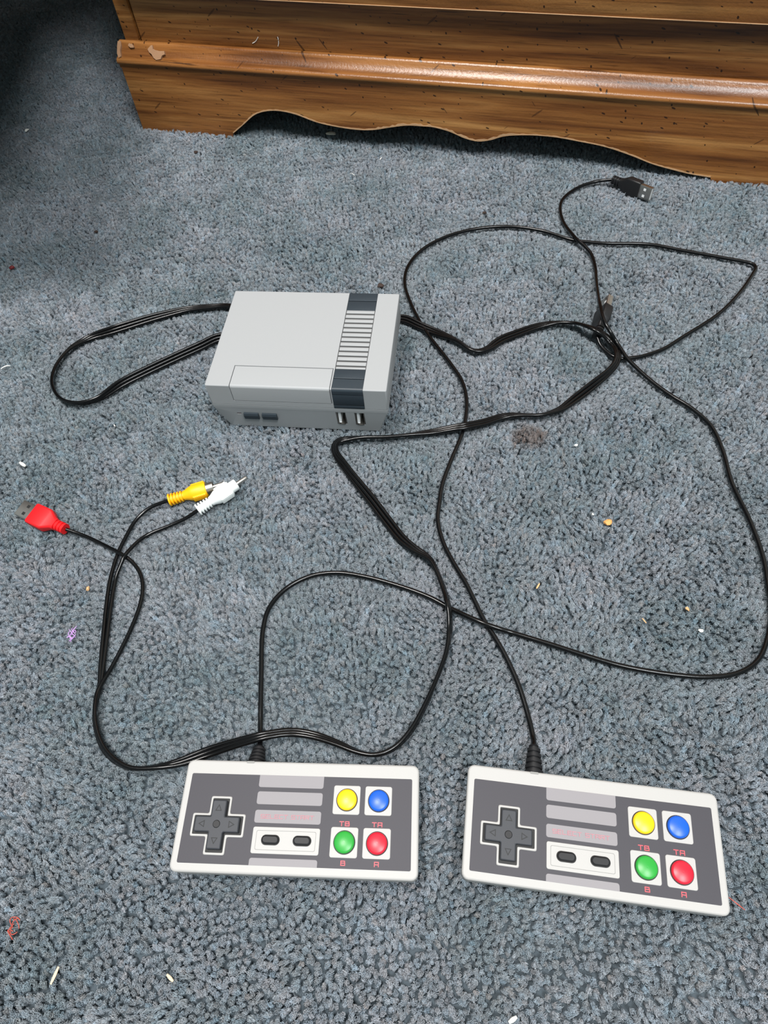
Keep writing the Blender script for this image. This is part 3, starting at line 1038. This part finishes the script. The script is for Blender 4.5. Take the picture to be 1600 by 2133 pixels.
    # notch mark at the cable exit
    MB().prism(RR(4.4, 1.2, .5, -28.2, 26.4), Z - .3, Z + .06, .05).build('notch', M['rim_grey'], root, 30)
    # strain relief and cord
    start = Vector(loc_f(cord[0]))
    base = Vector((start.x, 25.5, 7.5))
    ax = (start - base)
    Ln = ax.length
    ax.normalize()
    st = [(0, 5.4)]
    nr = 5
    for k in range(nr):
        x = Ln * (.12 + .84 * k / nr)
        w = Ln * .84 / nr
        r = 5.0 - .36 * k
        st += [(x, r - .2), (x + .1 * w, r), (x + .6 * w, r), (x + .64 * w, r - 1.3), (x + .97 * w, r - 1.3)]
    st += [(Ln * .97, 2.7), (Ln, 2.4)]
    sv = Vector((0, 0, 1)).cross(ax).normalized()
    uv = ax.cross(sv)
    MB().lathe(st, 20).xf(lambda p: base + ax * p.x + sv * p.y + uv * p.z).build('strain_relief', M['rubber'], root, 32)
    path = smooth_path([tuple(base + ax * (Ln * .6)) + () if k == 0 else loc_f(c) for k, c in enumerate([cord[0]] + cord)], 2.2)
    MB().tube(path, 1.5, 10).build('cord', M['cable'], root, 60)
    usb_plug(usb[0], usb[1], roll, M['plug_black'], loc_f, root)
    return smooth_path(cord, 3.0)[:, :2]


track = []
track.append((controller(PAD_L, CORD_L, USB_L, R(-82), 'light grey rectangular game controller nearer the yellow and white plugs, lower left'), 1.5))
track.append((controller(PAD_R, CORD_R, USB_R, R(62), 'light grey rectangular game controller in the lower right corner, tilted clockwise'), 1.5))

# ------------------------------------------------------------------ flat three-wire cable with its plugs
av = empty('av_cable', (RIB_B[0][0], RIB_B[0][1], 0))
tag(av, 'flat black three-wire cable winding from the console to yellow, white and red plugs', 'cable')
av_l = to_local((RIB_B[0][0], RIB_B[0][1], 0), 0)
cw = to_world(*CONSOLE)
rear = [(*cw((-28, 49, 12)), 0), (*cw((-31, 62, 9)), 6), (*cw((-44, 66, 5)), 18)]
a_end, b_start = RIB_A[-1], RIB_B[0]
mid = []
for t, z in ((.12, -1.2), (.35, -1.7), (.65, -1.7), (.88, -1.2)):
    mid.append(tuple(a_end[k] + (b_start[k] - a_end[k]) * t for k in range(2)) + (z, a_end[3] * max(0, .6 - t) + b_start[3] * max(0, t - .4)))
rib = smooth_path(rear + [tuple(p) for p in RIB_A] + mid + [tuple(p) for p in RIB_B], 2.4)
tang = np.gradient(rib[:, :3], axis=0)
tang[:, 2] = 0
tang /= np.linalg.norm(tang, axis=1)[:, None]
side = np.stack([-tang[:, 1], tang[:, 0], np.zeros(len(tang))], 1)
ph = np.radians(rib[:, 3])
off = np.cos(ph)[:, None] * side + np.sin(ph)[:, None] * np.array([[0, 0, 1.0]])
for k, tail, lab in ((1, WIRE_Y, 'black wire ending in the yellow plug'), (0, WIRE_W, 'black wire ending in the white plug'), (-1, WIRE_R, 'black wire ending in the red plug')):
    p = rib[:, :3] + k * 2.45 * off
    tl = smooth_path([tuple(p[-3])] + [tuple(c) for c in tail], 2.4)[2:]
    full = np.concatenate([p[:-3], tl])
    full[:, 2] = np.maximum(full[:, 2], np.where(np.arange(len(full)) < 0, 0, -3))
    # light smoothing over the join
    for _ in range(2):
        full[1:-1] = .25 * full[:-2] + .5 * full[1:-1] + .25 * full[2:]
    w_ = MB().tube([av_l(q) for q in full], 1.3, 10).build('wire', M['cable'], av, 60)
    w_['label'] = lab
    track.append((full[:, :2], 1.3))
rp = usb_plug(USB_RED[0], USB_RED[1], R(6), M['plug_red'], av_l, av)
rp['label'] = 'red plug with a flat metal connector'
rca_plug(RCA_Y[0], RCA_Y[1], M['plug_yellow'], av_l, av, 'round_plug')['label'] = 'yellow ribbed round plug'
rca_plug(RCA_W[0], RCA_W[1], M['plug_white'], av_l, av, 'round_plug')['label'] = 'white ribbed round plug with metal pin'

# ------------------------------------------------------------------ crumbs and bits
def lump(name, pos, size, material, label, cat, seed, rotz=0.0, group=None):
    rs = random.Random(seed)
    bm = bmesh.new()
    bmesh.ops.create_icosphere(bm, subdivisions=2, radius=1.0)
    for v in bm.verts:
        d = 1 + .28 * (rs.random() - .5)
        d *= 1 + .22 * math.sin(3.1 * v.co.x + seed) * math.cos(2.7 * v.co.y + seed * 2)
        v.co = Vector((v.co.x * size[0], v.co.y * size[1], v.co.z * size[2])) * d * .0005
    me = bpy.data.meshes.new(name)
    bm.to_mesh(me)
    bm.free()
    o = link(name, me, material, None, 25, loc=pos, rotz=rotz)
    tag(o, label, cat, group)
    return o


def sliver(name, pos, length, w, material, label, cat, rotz, tilt=0.1, curve=0.0):
    pts = [(length * (t - .5), curve * (1 - (2 * t - 1) ** 2), tilt * length * (t - .5)) for t in [k / 8 for k in range(9)]]
    mb = MB()
    rg = []
    for k, p in enumerate(pts):
        r = w * .5 * (0.55 + .45 * math.sin(math.pi * min(max(k / 8, .08), .92)))
        rg.append([(p[0], p[1] + r * math.cos(a), p[2] + .6 * r * math.sin(a)) for a in [2 * math.pi * j / 8 for j in range(8)]])
    o = mb.rings(rg).build(name, material, None, 40, loc=pos, rotz=rotz)
    tag(o, label, cat)
    return o


D = DEB
up_ = lambda p, z: (p[0], p[1], z)
sliver('rice_grain', up_(D['rice'], 1.6), 7.4, 2.5, M['grain_white'], 'white rice-like grain on the carpet above the red plug', 'grain', R(-42))
lump('wood_chip', up_(D['chip'], 2.6), (11, 6, 3.0), M['chip_cream'], 'cream chip of board on the carpet under the scalloped dresser edge', 'chip', 4, R(-25))
lump('white_bit', up_(D['whitebit'], 1.5), (3.4, 6.0, 2.2), M['grain_white'], 'small white bit on the shaded carpet left of the dresser', 'debris', 5, R(-20))
lump('red_bit', up_(D['redbit'], 1.6), (5, 4, 3), M['bit_red'], 'dark red bit on the carpet at the left edge of the photo', 'debris', 6)
lump('brown_crumb', up_(D['brown'], 1.2), (4.5, 4.5, 2.5), M['bit_brown'], 'dark brown crumb on the carpet below the left foot of the dresser', 'crumb', 7)
lump('brown_crumb', up_(D['brown2'], 1.2), (3.5, 3.5, 2.2), M['bit_brown'], 'tiny brown crumb on the carpet above the left cable loop', 'crumb', 8)
lump('dark_pebble', up_(D['pebble'], 1.5), (6, 5, 3), M['bit_brown'], 'dark pebble on the carpet just behind the console', 'debris', 9)
lump('dark_lint', up_(D['dark'], 1.0), (4, 3, 2), M['bit_brown'], 'dark speck on the carpet inside the large cord loop near the dresser', 'debris', 19)
lump('orange_crumb', up_(D['crumbo'], 1.8), (5.2, 4.6, 2.6), M['crumb_orange'], 'pale orange crumb on the carpet at right, inside the long cord', 'crumb', 10, R(-30))
lump('tan_crumb', up_(D['crumbt'], 1.6), (2.6, 3.6, 2.2), M['crumb_tan'], 'tan crumb on the carpet below the red plug', 'crumb', 11)
lump('tan_crumb', up_(D['crumbw'], 1.4), (1.8, 3.0, 1.6), M['crumb_tan'], 'tiny tan crumb on the carpet near the right edge of the photo', 'crumb', 12, R(30))
lump('white_speck', up_(D['wspeck2'], 1.4), (3.0, 2.2, 1.6), M['grain_white'], 'white speck on the carpet near the cord leaving the right edge', 'debris', 13)
lump('white_speck', up_(D['wspeck'], 1.4), (2.6, 1.8, 1.6), M['grain_white'], 'white speck on the carpet right of the brown stain', 'debris', 14)
lump('white_speck', up_(D['wb3'], 1.4), (1.6, 1.6, 1.4), M['grain_white'], 'tiny white speck just left of the orange crumb', 'debris', 15)
sliver('pale_splinter', up_(D['pale'], 1.2), 4.0, 1.2, M['crumb_tan'], 'small tan splinter on the carpet right of the crossing cords', 'splinter', R(50))
sliver('pale_splinter', up_(D['tan4'], 1.2), 3.8, .8, M['crumb_tan'], 'thin tan splinter on the carpet below the orange crumb', 'splinter', R(-70))
sliver('wood_splinter', up_(D['splinter'], 1.6), 7.6, 1.6, M['splinter'], 'longer pale wood splinter on the carpet in the lower left corner', 'splinter', R(66))
sliver('wood_splinter', up_(D['splinter2'], 1.6), 4.6, 1.6, M['splinter'], 'shorter pale wood splinter below the left controller', 'splinter', R(-42))
sliver('rice_grain', up_(D['rice2'], 1.4), 4.4, 2.0, M['grain_white'], 'white grain at the bottom edge of the photo', 'grain', R(25))
sliver('white_fibre', up_(D['white2'], 1.4), 8.0, .8, M['grain_white'], 'thin white fibre on the carpet between dresser and console', 'fibre', R(-58), .1, .8)
sliver('white_fibre', up_(D['white3'], 1.4), 3.2, 1.0, M['grain_white'], 'short white fibre on the carpet closest to the scalloped dresser edge', 'fibre', R(60))
sliver('white_fibre', up_(D['lint'], 1.4), 8.0, 1.1, M['grain_white'], 'curled white fibre left of the cable loop', 'fibre', R(15), .05, 1.6)
sliver('white_fibre', up_(D['w5'], 1.4), 2.6, .9, M['grain_white'], 'tiny white fibre below the cable loop left of the console', 'fibre', R(-60))
sliver('red_thread', up_(D['redthread'], 1.0), 8.0, .5, M['fuzz_red'], 'fine red thread on the carpet beside the right controller', 'thread', R(-48))


def fuzz(name, pos, r, n_, material, label, cat, seed):
    rs = random.Random(seed)
    mb = MB()
    for k in range(n_):
        a, b = rs.random() * 6.28, rs.random() * 6.28
        p0 = Vector((rs.uniform(-1, 1) * r * .5, rs.uniform(-1, 1) * r, rs.uniform(0, .5) * r))
        pts = [p0 + Vector((math.cos(a + t * 2.6) * r * .5, math.sin(b + t * 2.2) * r * .7, .25 * r * math.sin(t * 3))) for t in [j / 7 for j in range(8)]]
        mb.tube([tuple(q) for q in pts], .22, 5)
    o = mb.build(name, material, None, 60, loc=pos)
    tag(o, label, cat)


fuzz('purple_fluff', up_(D['purple'], 1.2), 3.4, 12, M['fuzz_purple'], 'tuft of lilac fluff on the carpet left of the cable', 'fluff', 3)
fuzz('red_fluff', up_(D['redfluff'], .6), 3.6, 8, M['fuzz_red'], 'reddish fluff on the carpet at the lower left edge', 'fluff', 4)

# two white fibres clinging to the dresser
dl = to_world(*DRESSER)
for k, (a, z, rot_, ln, lab) in enumerate(((156.0, 88.0, 38, 9.0, 'bent white fibre stuck to the dresser, left of its twin'), (180.0, 88.0, 82, 8.0, 'upright white fibre stuck to the dresser, right of its twin'))):
    pts = [(ln * (t - .5) * math.cos(R(rot_)) + (.8 * math.sin(3 * t)), -.3, ln * (t - .5) * math.sin(R(rot_)) + 1.2 * abs(t - .4)) for t in [j / 8 for j in range(9)]]
    o = MB().tube(pts, .38, 6).build('white_fibre', M['grain_white'], None, 60, loc=dl((a, 17.2, z)), rotz=DRESSER[1])
    tag(o, lab, 'fibre')

# ------------------------------------------------------------------ carpet pile
def vnoise(x, y, cell, seed):
    rs = np.random.RandomState(seed)
    g_ = rs.rand(257, 257)
    u, v = x / cell + 1000.37, y / cell + 1000.71
    i, j = np.floor(u).astype(int), np.floor(v).astype(int)
    fu, fv = u - i, v - j
    fu, fv = fu * fu * (3 - 2 * fu), fv * fv * (3 - 2 * fv)
    i0, j0, i1, j1 = i % 256, j % 256, (i + 1) % 256, (j + 1) % 256
    return (g_[i0, j0] * (1 - fu) * (1 - fv) + g_[i1, j0] * fu * (1 - fv) + g_[i0, j1] * (1 - fu) * fv + g_[i1, j1] * fu * fv)


def clump_mesh(seed, cells, sp):
    """cells x cells twisted yarn ends, each a short bulb with curly fibres; one mesh."""
    rs = random.Random(seed)
    v, f, sh, hu = [], [], [], []

    def tube(pts, rads, n_, shade, org, hue):
        o = len(v)
        for k, (p, r) in enumerate(zip(pts, rads)):
            q0, q1 = pts[max(k - 1, 0)], pts[min(k + 1, len(pts) - 1)]
            t = (q1 - q0).normalized()
            s = t.cross(Vector((.31, .77, .2))).normalized()
            u = t.cross(s)
            for j in range(n_):
                a = 2 * math.pi * j / n_ + k * .5
                jit = 1 + (.25 * (rs.random() - .5) if n_ > 4 else 0)
                v.append(org + p + (s * math.cos(a) + u * math.sin(a)) * r * jit)
                sh.append(shade * (1 + .1 * (rs.random() - .5)))
                hu.append(hue)
        for k in range(len(pts) - 1):
            for j in range(n_):
                f.append((o + k * n_ + j, o + k * n_ + (j + 1) % n_, o + (k + 1) * n_ + (j + 1) % n_, o + (k + 1) * n_ + j))
        f.append(tuple(o + (len(pts) - 1) * n_ + j for j in range(n_)))
    half = (cells - 1) / 2
    ca = rs.random() * 6.283
    cdir = Vector((math.cos(ca), math.sin(ca), 0)) * (rs.uniform(.2, 1.7) if cells > 1 else .5)
    for ci_ in range(cells):
        for cj_ in range(cells):
            single = cells == 1
            org = Vector(((ci_ - half) * sp + (0 if single else rs.uniform(-.45, .45) * sp), (cj_ - half) * sp + (0 if single else rs.uniform(-.45, .45) * sp),
                          rs.gauss(0, .6) - (1.8 if rs.random() < .08 and not single else 0)))
            tone = rs.gauss(1, .10)
            hue = rs.gauss(0, .055)
            bend = Vector((rs.uniform(-.9, .9), rs.uniform(-.9, .9), 0)) + cdir
            def axis(z):
                return Vector((0, 0, z)) + bend * ((z + 6) / 6) ** 1.7
            tube([axis(z) for z in (-5.8, -3.6, -2.2, -1.5)], (1.0, 1.15, 1.1, .5), 6, .95 * tone, org, hue)
            twist = rs.uniform(.7, 1.6) * rs.choice((-1, 1))
            for k in range(24):
                # plied yarn ends: a twisted bundle opening a little at the tip
                a = rs.random() * 6.283
                rr = math.sqrt(rs.random()) * 1.05
                z0, z1 = rs.uniform(-4.2, -3.2), rs.gauss(0, .5) - .35 * rr * rr
                flare = rs.uniform(.95, 1.55)
                wob, wp = rs.uniform(.05, .3), rs.random() * 6.28
                pts = []
                for t in (0, .3, .55, .8, 1.0):
                    z = z0 + (z1 - z0) * t
                    r_ = rr * (1 + (flare - 1) * t * t)
                    g_ = a + twist * t
                    pts.append(axis(z) + Vector((r_ * math.cos(g_) + wob * math.cos(wp + 5 * t), r_ * math.sin(g_) + wob * math.sin(wp + 6 * t), 0)))
                tube(pts, (.2, .21, .2, .18, .11), 3, rs.uniform(.74, 1.3) * tone, org, hue + rs.gauss(0, .04))
            for k in range(6):
                # loose curly fibres on top
                a = rs.random() * 6.283
                base = axis(rs.uniform(-1.6, -.5)) + Vector((math.cos(a), math.sin(a), 0)) * rs.uniform(.2, 1.2)
                tw, cr, ln, ph_ = rs.uniform(2.5, 5) * rs.choice((-1, 1)), rs.uniform(.3, .8), rs.uniform(.6, 1.8), rs.random() * 6.28
                out_ = Vector((math.cos(a), math.sin(a), 0)) * rs.uniform(.0, 1.2)
                pts = [base + out_ * t + Vector((cr * math.cos(ph_ + tw * t), cr * math.sin(ph_ + tw * t), ln * (t - .6 * t * t))) for t in (0, .25, .5, .75, 1.0)]
                tube(pts, (.09, .09, .09, .085, .06), 3, rs.uniform(1.0, 1.5) * tone, org, hue)
    me = bpy.data.meshes.new('tuft')
    me.from_pydata([tuple(p * .001) for p in v], [], f)
    at = me.color_attributes.new('shade', 'FLOAT_COLOR', 'POINT')
    at.data.foreach_set('color', np.array([(s * (1 + h), s * (1 + .2 * h), s * (1 - .25 * h), 1) for s, h in zip(sh, hu)], np.float32).ravel())
    me.materials.append(M['pile'])
    me.polygons.foreach_set('use_smooth', [True] * len(me.polygons))
    return me


tufts = bpy.data.collections.new('tuft_library')
SP = 2.6            # yarn spacing
NC = 4              # yarns per clump side
NV, NS = 28, 8      # clump and single-yarn variants
for k in range(NV):
    tufts.objects.link(bpy.data.objects.new('tuft_a%02d' % k, clump_mesh(100 + k, NC, SP)))
for k in range(NS):
    tufts.objects.link(bpy.data.objects.new('tuft_b%02d' % k, clump_mesh(300 + k, 1, SP)))
rng = np.random.RandomState(11)
CL = SP * NC


def in_frame(fr, x, y):
    c, s = math.cos(fr[1]), math.sin(fr[1])
    dx_, dy_ = x - fr[0][0], y - fr[0][1]
    return dx_ * c + dy_ * s, -dx_ * s + dy_ * c


def allowed(x, y, m):
    """m: margin in mm that a tuft patch may reach under a thing."""
    ok = np.ones(len(x), bool)
    lx, ly = in_frame(CONSOLE, x, y)
    ok &= ~((abs(lx) < 56 - m) & (abs(ly) < 46.5 - m))
    for fr in (PAD_L, PAD_R):
        lx, ly = in_frame(fr, x, y)
        ok &= ~((abs(lx) < 61 - m) & (abs(ly) < 26 - m))
    lx, ly = in_frame(DRESSER, x, y)
    ok &= ~((lx > 5 + m) & (lx < 721 - m) & (ly > 90 + m))
    ok &= ly < 500
    return ok


# cells crossed by a cord take single yarns, so that the pile can give way under it
gx, gy = np.meshgrid(np.arange(-850, 850, CL), np.arange(-220, 1420, CL))
cell_hit = np.zeros(gx.shape, bool)
fine = np.zeros((1700, 1760), np.uint8)
for pts, r in track:
    for x, y in pts:
        if -840 < x < 840 and -205 < y < 1400:
            for ox in (-5, 0, 5):
                for oy in (-5, 0, 5):
                    cell_hit[int(round((y + oy + 220) / CL)), int(round((x + ox + 850) / CL))] = True
            i, j = int(y + 240), int(x + 860)
            fine[i - 3:i + 4, j - 3:j + 4] |= 1
            fine[i - 1:i + 2, j - 1:j + 2] |= 2
cx_, cy_, hit = gx.ravel(), gy.ravel(), cell_hit.ravel()
far = ~((cx_ > -360 - .26 * cy_) & (cx_ < 290 + .42 * cy_) & (cy_ > -80) & (cy_ < 1200))
big = ~hit & allowed(cx_, cy_, 9)
sub = (np.arange(NC) - (NC - 1) / 2) * SP
ax_ = (cx_[hit][:, None, None] + sub[None, :, None] + 0 * sub[None, None, :]).ravel()
ay_ = (cy_[hit][:, None, None] + sub[None, None, :] + 0 * sub[None, :, None]).ravel()
ax_ = ax_ + rng.uniform(-.45, .45, len(ax_)) * SP
ay_ = ay_ + rng.uniform(-.45, .45, len(ay_)) * SP
px = np.concatenate([cx_[big], ax_])
py = np.concatenate([cy_[big], ay_])
nb = int(big.sum())
single = np.arange(len(px)) >= nb
okk = ~single | allowed(px, py, 2)
px, py, single = px[okk], py[okk], single[okk]
n = len(px)
fi = fine[np.clip((py + 240).astype(int), 0, 1699), np.clip((px + 860).astype(int), 0, 1759)]
hgt = 2.0 * (vnoise(px, py, 26, 1) - .5) + 1.6 * (vnoise(px, py, 13, 2) - .5)
hgt = np.where(single, hgt * .6 + rng.normal(0, .5, n), hgt)
hgt = np.where(single & (fi >= 1), np.minimum(hgt, .1) - .6, hgt)
hgt = np.where(single & (fi >= 2), np.minimum(hgt, -.4) - 1.0, hgt) - .25
lean_dir = 2 * math.pi * (vnoise(px, py, 70, 4) * 1.6 + .2 * vnoise(px, py, 16, 5))
lean = np.where(single, .1 + .2 * rng.rand(n), .02 + .2 * vnoise(px, py, 40, 6))
rot = np.stack([lean * np.cos(lean_dir), lean * np.sin(lean_dir), np.zeros(n)], 1)
scl = rng.uniform(.97, 1.06, n)
idx = np.where(single, NV + rng.randint(0, NS, n), rng.randint(0, NV, n))
spin = np.where(single, rng.rand(n) * 6.283, rng.randint(0, 4, n) * math.pi / 2)
tint = np.clip(.5 + (vnoise(px, py, 45, 7) - .5) * .7 + rng.normal(0, .12, n), 0, 1)
pm = bpy.data.meshes.new('carpet_pile')
pm.vertices.add(n)
pm.vertices.foreach_set('co', np.stack([px * .001, py * .001, hgt * .001], 1).astype(np.float32).ravel())


def addattr(name, kind, arr, key='value'):
    a = pm.attributes.new(name, kind, 'POINT')
    a.data.foreach_set(key, np.ascontiguousarray(arr).ravel())


addattr('rot', 'FLOAT_VECTOR', rot.astype(np.float32), 'vector')
addattr('scl', 'FLOAT', scl.astype(np.float32))
addattr('idx', 'INT', idx.astype(np.int32))
addattr('spin', 'FLOAT', spin.astype(np.float32))
addattr('tint', 'FLOAT', tint.astype(np.float32))
pile = bpy.data.objects.new('carpet_pile', pm)
COL.objects.link(pile)
tag(pile, 'blue-grey cut-pile carpet covering the whole floor', 'carpet', kind='stuff')
ng = bpy.data.node_groups.new('pile_nodes', 'GeometryNodeTree')
ng.interface.new_socket('Geometry', in_out='INPUT', socket_type='NodeSocketGeometry')
ng.interface.new_socket('Geometry', in_out='OUTPUT', socket_type='NodeSocketGeometry')
gi, go = ng.nodes.new('NodeGroupInput'), ng.nodes.new('NodeGroupOutput')
iop = ng.nodes.new('GeometryNodeInstanceOnPoints')
ci = ng.nodes.new('GeometryNodeCollectionInfo')
ci.inputs['Collection'].default_value = tufts
ci.inputs['Separate Children'].default_value = True
ci.inputs['Reset Children'].default_value = True


def named(name, kind):
    a = ng.nodes.new('GeometryNodeInputNamedAttribute')
    a.data_type = kind
    a.inputs['Name'].default_value = name
    return a.outputs['Attribute']


ng.links.new(gi.outputs[0], iop.inputs['Points'])
ng.links.new(ci.outputs[0], iop.inputs['Instance'])
iop.inputs['Pick Instance'].default_value = True
ng.links.new(named('idx', 'INT'), iop.inputs['Instance Index'])
ng.links.new(named('rot', 'FLOAT_VECTOR'), iop.inputs['Rotation'])
ng.links.new(named('scl', 'FLOAT'), iop.inputs['Scale'])
ri_ = ng.nodes.new('GeometryNodeRotateInstances')
cmb = ng.nodes.new('ShaderNodeCombineXYZ')
ng.links.new(named('spin', 'FLOAT'), cmb.inputs[2])
ng.links.new(iop.outputs[0], ri_.inputs['Instances'])
ng.links.new(cmb.outputs[0], ri_.inputs['Rotation'])
ri_.inputs['Local Space'].default_value = True
ng.links.new(ri_.outputs[0], go.inputs[0])
md = pile.modifiers.new('pile', 'NODES')
md.node_group = ng
